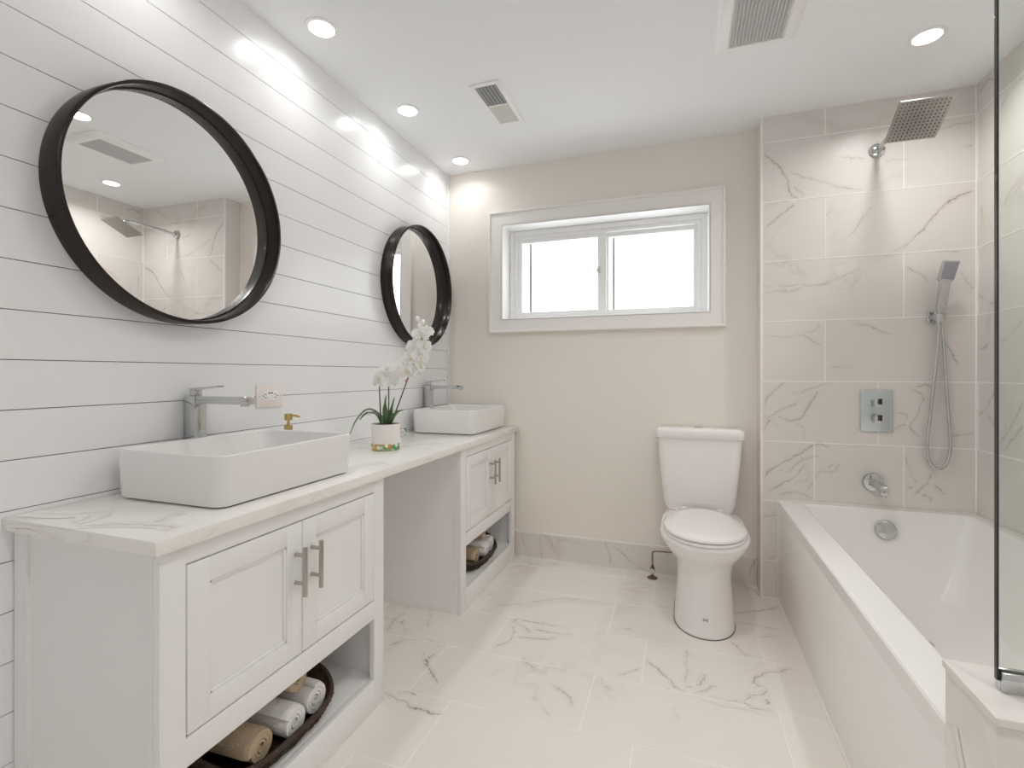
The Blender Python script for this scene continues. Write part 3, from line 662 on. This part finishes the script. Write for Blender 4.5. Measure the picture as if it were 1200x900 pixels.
for r, z, d, fx, s in ((-.018, .19, -.02, (-.5, -.6, .1), .036), (.006, .205, .0, (.2, -1, .2), .037), (.026, .188, .01, (.8, -.4, 0), .034), (.012, .24, .01, (.1, -.7, .5), .030),
                       (.095, .225, .0, (-.2, -1, .1), .040), (.126, .232, .01, (.9, -.4, .0), .036), (.112, .285, .0, (-.3, -1, .2), .040), (.15, .29, .0, (.7, -.7, .1), .038),
                       (.125, .335, .0, (-.5, -.8, .2), .037), (.165, .335, .01, (.8, -.6, .1), .036), (.155, .385, .0, (.1, -1, .2), .034), (.148, .25, .01, (.9, -.3, .1), .030), (.178, .40, .01, (.6, -.7, .3), .028)):
    flower(cp(r, z0 + z, d - .02), RV * fx[0] - DV * (-fx[1]) + Vector((0, 0, fx[2])), s * 1.22)
bm = bm_()
for r, z, d in ((.142, .425, 0), (.158, .442, .0), (.135, .455, .0)):
    q = bmesh.ops.create_icosphere(bm, subdivisions=2, radius=.009)
    for v in q['verts']: v.co = Vector((v.co.x, v.co.y, v.co.z * 1.4)) + cp(r, z0 + z, d)
tube(bm, [cp(.165, z0 + .405), cp(.155, z0 + .43), cp(.137, z0 + .452)], .0018, 8, 6); obj('bud', bm, M['petal'], orc, 'closed white buds', off=orb)
bm = bm_(); q = bmesh.ops.create_icosphere(bm, subdivisions=2, radius=.006)
for v in q['verts']: v.co = Vector((v.co.x, v.co.y, v.co.z * 1.6)) + cp(.088, z0 + .19)
obj('bud', bm, M['bud'], orc, 'small pinkish bud', off=orb)

# ------------------------------------------------------------------ toilet
TXC = 1.527
toi = thing('toilet', 'white two-piece toilet with closed lid beside the tub', 'toilet', (TXC, -.4, 0)); tob = tuple(toi.location)
def egg(cx, yf, yb, hw, z, n=48, sq=4.0, fl=1.35, taper=0):
    """plan outline: half ellipse in front, squarish behind; front is towards -y"""
    yc = max(yf + hw * fl, yf + .02) if yf + hw * fl < yb - .05 else yb - .05
    pts = []
    for i in range(n):
        t = 2 * math.pi * i / n; c, s = math.cos(t), math.sin(t)
        if s < 0: x, y = hw * math.copysign(abs(c) ** .92, c), (yc - yf) * s
        else:
            x, y = hw * math.copysign(abs(c) ** (2 / sq), c), (yb - yc) * abs(s) ** (2 / sq); x *= 1 - taper * (y / (yb - yc)) ** 1.6
        pts.append(Vector((cx + x, yc + y, z)))
    return pts
bm = bm_()
ring_loft(bm, [egg(TXC, *a) for a in ((-.655, -.14, .127, 0), (-.657, -.14, .128, .008), (-.650, -.14, .125, .03), (-.640, -.14, .120, .10), (-.628, -.13, .115, .20), (-.630, -.12, .117, .255), (-.650, -.11, .130, .295), (-.690, -.10, .155, .328), (-.722, -.09, .178, .362), (-.737, -.08, .189, .390), (-.738, -.08, .189, .403), (-.730, -.08, .182, .409))])
bwl = obj('bowl', bm, M['porc'], toi, off=tob, smooth=60)
K = dict(taper=.36, sq=3.2)
bm = bm_(); ring_loft(bm, [egg(TXC, -.733, -.215, .172, .4095, **K), egg(TXC, -.739, -.213, .176, .413, **K), egg(TXC, -.739, -.213, .176, .421, **K), egg(TXC, -.735, -.215, .173, .4235, **K)]); obj('seat', bm, M['porc'], toi, off=tob, smooth=60)
bm = bm_(); ring_loft(bm, [egg(TXC, -.727, -.217, .168, .4275, **K), egg(TXC, -.738, -.214, .175, .430, **K), egg(TXC, -.738, -.214, .175, .438, **K), egg(TXC, -.730, -.22, .168, .4435, **K), egg(TXC, -.66, -.27, .12, .447, **K)])
for s in (-1, 1): box(bm, (TXC + s * .075 - .02, -.226, .4095), (TXC + s * .075 + .02, -.20, .438), .004)
obj('lid', bm, M['porc'], toi, off=tob, smooth=60)
bm = bm_(); ring_loft(bm, [rrect(TXC - .012, -.112, hx, hy, .03, z, 6) for hx, hy, z in ((.155, .075, .412), (.165, .082, .432), (.172, .086, .455), (.172, .088, .458), (.190, .092, .62), (.203, .094, .782))]); tk = obj('tank', bm, M['porc'], toi, off=tob, smooth=50)
bm = bm_(); ring_loft(bm, [rrect(TXC - .012, -.112, hx, hy, .032, z, 6) for hx, hy, z in ((.207, .098, .7825), (.2125, .104, .788), (.2125, .104, .822), (.208, .100, .831), (.196, .088, .836))]); obj('tank_lid', bm, M['porc'], toi, off=tob, smooth=50)
bm = bm_(); lathe(bm, (TXC - .012, -.112, .836), (0, 0, 1), [(0, 0), (.022, 0), (.022, .003), (.019, .005), (0, .005)]); obj('flush_button', bm, M['chrome'], toi, 'chrome flush button', off=tob)
bm = bm_(); ring_loft(bm, [egg(TXC, -.6590, -.139, .1300, 0.0), egg(TXC, -.6590, -.139, .1300, .003)]); obj('base_seal', bm, M['rubber'], toi, 'thin grey seal line at the floor', off=tob)
bm = bm_(); box(bm, (TXC - .010, -.6485, .075), (TXC + .010, -.638, .080), .001); box(bm, (TXC - .010, -.6488, .072), (TXC - .005, -.638, .083), .001); box(bm, (TXC + .005, -.6488, .072), (TXC + .010, -.638, .083), .001); obj('emblem', bm, M['mark'], toi, 'small blue-grey mark on the pedestal', off=tob)
bm = bm_()
bm.free()
for s in (-1, 1):
    bm = bm_(); cyl(bm, (TXC - .012 + s * .10, -.15, .4095), (TXC - .012 + s * .10, -.15, .425), .012, n=16); obj('tank_bolt', bm, M['nickel'], toi, off=tob)
# supply stop on the floor
vx, vy = 1.280, -.078
sv = thing('supply_valve', 'small bronze-coloured water shut-off valve on the floor left of the toilet', 'valve', (vx, vy, 0)); svb = tuple(sv.location)
bm = bm_(); lathe(bm, (vx, vy, 0), (0, 0, 1), [(0, 0), (.028, 0), (.027, .004), (.012, .010), (0, .010)], 28); obj('escutcheon', bm, M['bronze_metal'], sv, off=svb)
bm = bm_(); cyl(bm, (vx, vy, .009), (vx, vy, .042), .0075, n=16); cyl(bm, (vx, vy, .034), (vx, vy, .056), .012, n=6); cyl(bm, (vx, vy - .008, .047), (vx, vy - .026, .047), .006, n=14); cyl(bm, (vx, vy, .056), (vx, vy, .068), .0085, n=16); obj('valve_body', bm, M['bronze_metal'], sv, off=svb)
bm = bm_(); lathe(bm, (vx, vy - .026, .047), (0, -1, 0), [(0, 0), (.015, 0), (.017, .004), (.015, .008), (0, .008)], 8); obj('valve_handle', bm, M['chrome'], sv, off=svb)
bm = bm_(); tube(bm, [(vx, vy, .067), (vx, vy, .10), (vx, vy, .132), (vx + .008, vy, .145), (vx + .05, vy - .002, .150), (vx + .105, vy - .005, .158), (vx + .130, vy - .015, .22), (vx + .135, vy - .03, .4085)], .0042, 10, 6); obj('supply_hose', bm, M['bronze_metal'], sv, off=svb)

# ------------------------------------------------------------------ shower fittings on the tiled wall
px0, px1, pz0, pz1 = 2.229, 2.358, .845, 1.036; pxc = (px0 + px1) / 2; PY = TY - .001
pn = thing('shower_valve_panel', 'square-edged chrome shower control plate with two knobs on the tile', 'shower control', (pxc, PY, (pz0 + pz1) / 2)); pb = tuple(pn.location)
bm = bm_(); box(bm, (px0, PY - .007, pz0), (px1, PY, pz1), .002); obj('plate', bm, M['panel'], pn, off=pb)
for z in (.98, .905):
    bm = bm_(); cyl(bm, (pxc, PY - .0075, z), (pxc, PY - .022, z), .014, n=24); box(bm, (pxc - .02, PY - .045, z - .018), (pxc + .02, PY - .0215, z + .018), .002); k_ = obj('knob', bm, M['chrome'], pn, off=pb)
    bm = bm_(); box(bm, (pxc - .005, PY - .062, z - .004), (pxc + .005, PY - .045, z + .022), .001); obj('knob_tab', bm, M['dark'], k_, off=pb)
# tub spout
ux, uz = 2.280, .608
us = thing('tub_spout', 'chrome tub spout with round wall flange above the tub rim', 'spout', (ux, PY, uz)); ub = tuple(us.location)
bm = bm_(); lathe(bm, (ux, PY, uz), (0, -1, 0), [(0, 0), (.042, 0), (.043, .004), (.040, .012), (.022, .016), (0, .016)], 40); obj('wall_flange', bm, M['chrome'], us, off=ub)
bm = bm_()
ring_loft(bm, [rrect(0, 0, hx, hz, r, 0, 5) for hx, hz, r in ()] or [[Vector((ux + q.x, PY - .015 - d, uz + dz + q.y)) for q in rrect(0, 0, hx, hz, r, 0, 5)] for d, hx, hz, r, dz in ((0, .019, .017, .012, 0), (.05, .019, .017, .012, -.001), (.09, .019, .018, .01, -.003), (.115, .018, .021, .008, -.008), (.128, .017, .020, .008, -.014), (.133, .013, .014, .006, -.017))])
cyl(bm, (ux, PY - .122, uz - .024), (ux, PY - .122, uz - .044), .014, n=20); cyl(bm, (ux, PY - .10, uz + .010), (ux, PY - .10, uz + .034), .0055, n=14); lathe(bm, (ux, PY - .10, uz + .034), (0, 0, 1), [(0, 0), (.0085, 0), (.0085, .008), (0, .009)], 16)
obj('spout', bm, M['chrome'], us, off=ub)
# hand shower on its bracket
hx = 2.515
br = thing('hand_shower_bracket', 'small chrome wall bracket holding the hand shower', 'bracket', (2.508, PY, 1.375)); brb = tuple(br.location)
bm = bm_(); box(bm, (2.488, PY - .006, 1.352), (2.528, PY, 1.396), .002); box(bm, (2.498, PY - .028, 1.362), (2.518, PY - .006, 1.382), .002); obj('wall_plate', bm, M['chrome'], br, off=brb)
bm = bm_(); lathe(bm, (hx, PY - .049, 1.355), (.0, -.12, 1), [(.0148, 0), (.021, 0), (.021, .03), (.0165, .03), (.0148, .0)], 28)
bmesh.ops.delete(bm, geom=[f for f in bm.faces if len(f.verts) > 4], context='FACES_ONLY'); obj('cradle', bm, M['chrome'], br, off=brb)
hs = thing('hand_shower', 'chrome hand shower with square grey head and looping metal hose', 'hand shower', (hx, PY - .05, 1.4)); hb = tuple(hs.location)
A_, B_ = Vector((hx - .003, PY - .048, 1.345)), Vector((hx + .012, PY - .066, 1.52)); dr = (B_ - A_).normalized()
bm = bm_()
def srect(c, d, hw, ht, r):
    u = Vector((1, .12, 0)); u = (u - d * u.dot(d)).normalized(); v = d.cross(u); return [c + u * q.x + v * q.y for q in rrect(0, 0, hw, ht, r, 0, 4)]
ring_loft(bm, [srect(A_, dr, .009, .009, .004), srect(A_ + dr * .045, dr, .012, .012, .004), srect(A_ + dr * .06, dr, .0165, .013, .004), srect(B_, dr, .019, .013, .004)]); obj('handle', bm, M['chrome'], hs, off=hb)
bm = bm_()
E_ = B_ + dr * .088 + Vector((.004, -.018, 0))
ring_loft(bm, [srect(B_ + dr * .001, dr, .021, .013, .004), srect(B_ + dr * .012, dr, .028, .013, .004), srect(E_, dr, .029, .011, .004)]); hd = obj('head', bm, M['chrome'], hs, off=hb)
u_ = Vector((1, .12, 0)); u_ = (u_ - dr * u_.dot(dr)).normalized(); v_ = dr.cross(u_); fn = -v_ if v_.y > 0 else v_
bm = bm_(); c0 = B_ + dr * .012 + fn * .0128; c1 = E_ + fn * .0108 - dr * .006
ring_loft(bm, [[c0 + u_ * -.025 , c0 + u_ * .025, c1 + u_ * .026, c1 - u_ * .026], [q + fn * .0025 for q in (c0 + u_ * -.025, c0 + u_ * .025, c1 + u_ * .026, c1 - u_ * .026)]]); obj('spray_face', bm, M['spray'], hd, 'lavender-grey spray face', off=hb)
bm = bm_(); hp = [(A_.x, A_.y, A_.z + .002), (2.512, PY - .045, 1.28), (2.503, PY - .035, 1.10), (2.486, PY - .030, .90), (2.478, PY - .03, .79), (2.486, PY - .03, .72), (2.516, PY - .03, .690), (2.548, PY - .03, .715), (2.562, PY - .03, .79), (2.558, PY - .03, .90), (2.548, PY - .03, 1.06), (2.538, PY - .03, 1.24), (2.530, PY - .028, 1.332), (2.521, PY - .020, 1.356)]
tube(bm, hp, .0065, 12, 8); hose = obj('hose', bm, M['chrome'], hs, 'ribbed chrome hose', off=hb)
# rain shower head
fx_, fz_ = 2.296, 2.163
rs = thing('rain_shower', 'square chrome rain shower head on a wall arm over the tub', 'shower head', (fx_, PY, fz_)); rb = tuple(rs.location)
bm = bm_(); lathe(bm, (fx_, PY, fz_), (0, -1, 0), [(0, 0), (.031, 0), (.032, .005), (.028, .014), (.014, .018), (0, .018)], 36); obj('wall_flange', bm, M['chrome'], rs, off=rb)
hc = Vector((2.311, -.520, 2.112))       # centre of the head's underside
bm = bm_(); tube(bm, [(fx_, PY - .016, fz_), (fx_ + .004, PY - .15, fz_ + .004), (fx_ + .010, PY - .30, fz_ + .006), (fx_ + .013, hc.y + .03, fz_ + .002), (hc.x, hc.y + .004, 2.145)], .0105, 14, 6); obj('arm', bm, M['chrome'], rs, off=rb)
hu = Vector((1, .035, 0)).normalized(); hv = Vector((-.035, -.915, .405)).normalized(); hn = hu.cross(hv).normalized()
if hn.z > 0: hn = -hn
def hp_(a, b, d): return hc + hu * a + hv * b - hn * d
bm = bm_()
ring_loft(bm, [[hp_(q.x, q.y, d) for q in rrect(0, 0, s, s * 1.12, .004, 0, 3)] for s, d in ((.086, 0), (.088, .001), (.088, .006), (.086, .008), (.022, .012), (.018, .028))]); hdp = obj('head_plate', bm, M['showerplate'], rs, off=rb)
bm = bm_()
for i in range(12):
    for j in range(12):
        a, b = (-.076 + .1520 * i / 11), (-.086 + .172 * j / 11) ; cyl(bm, hp_(a, b, .0002), hp_(a, b, -.0028), .0026, .0018, 8)
nz = obj('nozzle_grid', bm, M['rubber'], hdp, 'grid of dark rubber nozzles', off=rb); nz['kind'] = 'stuff'

# glass panel standing on the ledge
gx, gy, gz0, gz1 = 1.920, -1.85, .618, 2.18
gp = thing('glass_panel', 'frameless clear glass screen standing on the tiled ledge', 'glass screen', (gx, gy, .602)); gb = tuple(gp.location)
bm = bm_(); box(bm, (gx + .003, gy - .004, gz0), (W - .003, gy + .004, gz1)); obj('glass', bm, M['screen'], gp, off=gb, smooth=0)
bm = bm_(); box(bm, (gx, gy - .004, gz0), (gx + .0028, gy + .004, gz1), .0006); obj('polished_edge', bm, M['gedge'], gp, 'dark polished glass edge', off=gb, smooth=0)
bm = bm_(); box(bm, (gx + .004, gy - .011, .6025), (W - .003, gy - .0055, .634), .001); box(bm, (gx + .004, gy + .0055, .6025), (W - .003, gy + .011, .634), .001); box(bm, (gx + .004, gy - .0055, .6025), (W - .003, gy + .0055, .617)); obj('channel', bm, M['chrome'], gp, 'chrome channel along the bottom edge', off=gb)

# ------------------------------------------------------------------ baskets of rolled towels in the open shelves
def sq(c): return math.copysign(abs(c) ** .62, c)
def basket(cx, cy, z, ax, ay, h):
    bm = bm_(); n = 72; rows_ = 9; outer = []
    for i in range(rows_ * 2 + 1):
        t = i / (rows_ * 2); rr_ = []
        for k in range(n):
            a = 2 * math.pi * k / n; wv = .006 * math.cos(k * math.pi / 2 + (i // 2) * math.pi) * (1 if i % 2 else .35)
            s = .86 + .14 * t; rr_.append(Vector((cx + (ax * s + wv) * sq(math.cos(a)), cy + (ay * s + wv) * sq(math.sin(a)), z + .003 + (h + .045 * abs(math.sin(a)) ** 6) * t + .018 * abs(math.sin(a)) ** 4 * (1 - t))))
        outer.append(rr_)
    inner = [[Vector((cx + (ax * s - .012) * sq(math.cos(2 * math.pi * k / n)), cy + (ay * s - .012) * sq(math.sin(2 * math.pi * k / n)), zz + up * abs(math.sin(2 * math.pi * k / n)) ** 6)) for k in range(n)] for s, zz, up in ((1.0, z + h, .045), (.86, z + .012, .018))]
    ring_loft(bm, outer + inner)
    return bm
TO = Vector((.24, CY0 + .28, .1))
def rolled(L, r, turns=3.2, th=.011):
    """a towel rolled about x: flattened spiral strip drawn out along its length"""
    bm = bm_(); n = 84; outer, inn = [], []
    for i in range(n + 1):
        t = i / n; a = 2 * math.pi * turns * t; rad = .008 + (r - .008) * t
        outer.append((rad * math.cos(a), rad * math.sin(a))); inn.append(((rad - th * min(1, .3 + t)) * math.cos(a), (rad - th * min(1, .3 + t)) * math.sin(a)))
    prof = outer + inn[::-1]
    rings = []
    for x, s in ((-L / 2, .93), (-L / 2 + .012, 1), (-L / 6, 1.02), (L / 6, .99), (L / 2 - .012, 1), (L / 2, .93)):
        rings.append([Vector((x, p * s, q * s)) for p, q in prof])
    vs = ring_loft(bm, rings, False, False)
    for ring, fl in ((vs[0], 0), (vs[-1], 1)):
        for i in range(n):
            q = (ring[i], ring[i + 1], ring[2 * n - i], ring[2 * n + 1 - i])
            try: bm.faces.new(q if fl else q[::-1])
            except ValueError: pass
    return bm
def put_basket(cx, cy, ax, ay, h, label):
    z = .1005
    b = thing('wicker_basket', label, 'basket', (cx, cy, z), 'wicker baskets of towels')
    obj('woven_body', basket(cx, cy, z, ax, ay, h), M['wicker'], b, off=(cx, cy, z), smooth=60)
    bm = bm_(); P = [Vector((cx + (ax - .004) * sq(math.cos(t)), cy + (ay - .004) * sq(math.sin(t)), z + h + .004 + .045 * abs(math.sin(t)) ** 6)) for t in [2 * math.pi * k / 48 for k in range(49)]]
    tube(bm, P, .008, 10, 1); obj('rim', bm, M['wicker'], b, off=(cx, cy, z))
    return b
def put_towel(m, c, L, r, rot, label, group):
    o = obj('rolled_towel', rolled(L, r), m, smooth=60); o.location = c; o.rotation_euler = rot
    o['label'] = label; o['category'] = 'towel'; o['group'] = group
TW = math.radians
for by, near in ((-1.80, 1), (-.415, 0)):
    nm = 'near' if near else 'far'
    put_basket(.292, by, .166, .212, .042, f'dark woven basket of towels on the open shelf of the {nm} cabinet')
    g1 = f'towels in the {nm} basket'
    put_towel(M['towel'], (.292, by + .104, .166), .262, .047, (.4, 0, TW(-2)), f'white rolled towel at the right end of the {nm} basket, spiral end showing', g1)
    put_towel(M['towel'], (.302, by + .002, .164), .27, .046, (1.2, 0, TW(1)), f'white rolled towel low in the middle of the {nm} basket', g1)
    put_towel(M['tan'], (.262, by + .052, .246), .27, .043, (.2, 0, TW(2)), f'rolled towel, coloured tan as if in warm shade, on top of the others in the {nm} basket', g1)
    put_towel(M['tan'], (.292, by - .100, .165), .26, .046, (2.0, 0, TW(2)), f'rolled towel, coloured tan as if in warm shade, at the left end of the {nm} basket', g1)

# ------------------------------------------------------------------ ceiling: lights, register, fan
def lamp(x, y, watts):
    t = thing('recessed_light', '', 'ceiling light', (x, y, H), 'recessed ceiling lights'); o = (x, y, H)
    bm = bm_(); lathe(bm, (x, y, H), (0, 0, -1), [(.044, .0005), (.060, .0005), (.059, .003), (.046, .004), (.044, .0005)], 40)
    bmesh.ops.delete(bm, geom=[f for f in bm.faces if len(f.verts) > 4], context='FACES_ONLY'); obj('trim_ring', bm, M['vinyl'], t, off=o)
    bm = bm_(); lathe(bm, (x, y, H), (0, 0, -1), [(0, .0005), (.0455, .0005), (.0455, .0025), (0, .0028)], 32); obj('lens', bm, M['lens'], t, 'lit white lens', off=o)
    ld = bpy.data.lights.new('downlight', 'AREA'); ld.shape = 'DISK'; ld.size = .085; ld.energy = watts; ld.color = (1, .98, .955); ld.spread = math.radians(148)
    lo = bpy.data.objects.new('downlight', ld); C.objects.link(lo); lo.parent = t; lo.location = (0, 0, -.005)
    return t
L0 = lamp(.172, -.175, LAMP_VANITY); L0['label'] = 'small lit ceiling light nearest the corner above the far mirror'
for x, y, lb in ((.170, -.775, 'small lit ceiling light beside the shiplap, second from the far corner'), (.17, -1.378, 'small lit ceiling light above the near mirror, seen only as a glow on the shiplap'), (.17, -1.98, 'small lit ceiling light above the near end of the vanity, out of the frame')):
    dup(L0, (x, y, H), lb)
L1 = lamp(2.315, -.585, LAMP); L1['label'] = 'small lit ceiling light over the shower, right of the exhaust fan'
for x, y, lb in ((1.475, -1.25, 'small lit ceiling light in the middle of the room, seen in the near mirror'), (1.45, -2.55, 'added unseen ceiling light above the camera, for fill'), (2.3, -2.55, 'added unseen ceiling light over the space beyond the glass screen, for fill')):  # last two are added, unseen lights that fill the room
    dup(L1, (x, y, H), lb)
rg = thing('air_register', 'white ceiling air vent near the corner, louvres coloured dark and pale for their shading', 'vent', (.606, -.68, H)); ro = tuple(rg.location)
rx0, rx1, ry0, ry1 = .556, .656, -.845, -.515
bm = bm_()
box(bm, (rx0 - .022, ry0 - .022, H - .006), (rx0, ry1 + .022, H - .0003), .002); box(bm, (rx1, ry0 - .022, H - .006), (rx1 + .022, ry1 + .022, H - .0003), .002)
for a, b in ((ry0 - .022, ry0), (ry1, ry1 + .022), (-.686, -.676)): box(bm, (rx0, a, H - .006), (rx1, b, H - .0003), .002)
obj('frame', bm, M['vinyl'], rg, off=ro)
bm = bm_(); box(bm, (rx0, ry0, H - .0012), (rx1, ry1, H - .0004)); obj('dark_throat', bm, M['dark'], rg, off=ro)
for a, b, tilt, m_ in ((ry0, -.686, 1, M['louv']), (-.676, ry1, -1, M['lpale'])):  # shading of the two tilts is put into the blade colours
    for k in range(6):
        x = rx0 + (rx1 - rx0) * (k + .5) / 6; bm = bm_(); hw = .0055 if tilt > 0 else .009
        q = [(x - hw, H - (.0055 if tilt > 0 else .003)), (x + hw, H - (.002 if tilt > 0 else .005))]
        ring_loft(bm, [[(q[0][0], y, q[0][1]), (q[1][0], y, q[1][1]), (q[1][0], y, q[1][1] + .0007), (q[0][0], y, q[0][1] + .0007)] for y in (a, b)]); obj('louvre', bm, m_, rg, off=ro, smooth=0)
ex0, ex1, ey0, ey1 = 1.555, 1.84, -1.13, -.752
ef = thing('exhaust_fan', 'white square ceiling exhaust fan cover with grey grille', 'exhaust fan', ((ex0 + ex1) / 2, (ey0 + ey1) / 2, H)); eo = tuple(ef.location)
bm = bm_(); rect = lambda d, z: [Vector((ex0 + d, ey0 + d, z)), Vector((ex1 - d, ey0 + d, z)), Vector((ex1 - d, ey1 - d, z)), Vector((ex0 + d, ey1 - d, z))]
ring_loft(bm, [rect(0, H - .0005), rect(0, H - .006), rect(.022, H - .024), rect(.046, H - .026), rect(.048, H - .019)], cap0=True); obj('cover', bm, M['vinyl'], ef, off=eo)
bm = bm_(); n = 15
for k in range(n):
    x = ex0 + .052 + (ex1 - ex0 - .104) * (k + .5) / n; box(bm, (x - .005, ey0 + .05, H - .0235), (x + .005, ey1 - .05, H - .0195))
obj('grille', bm, M['grille'], ef, 'grey slotted grille', off=eo)
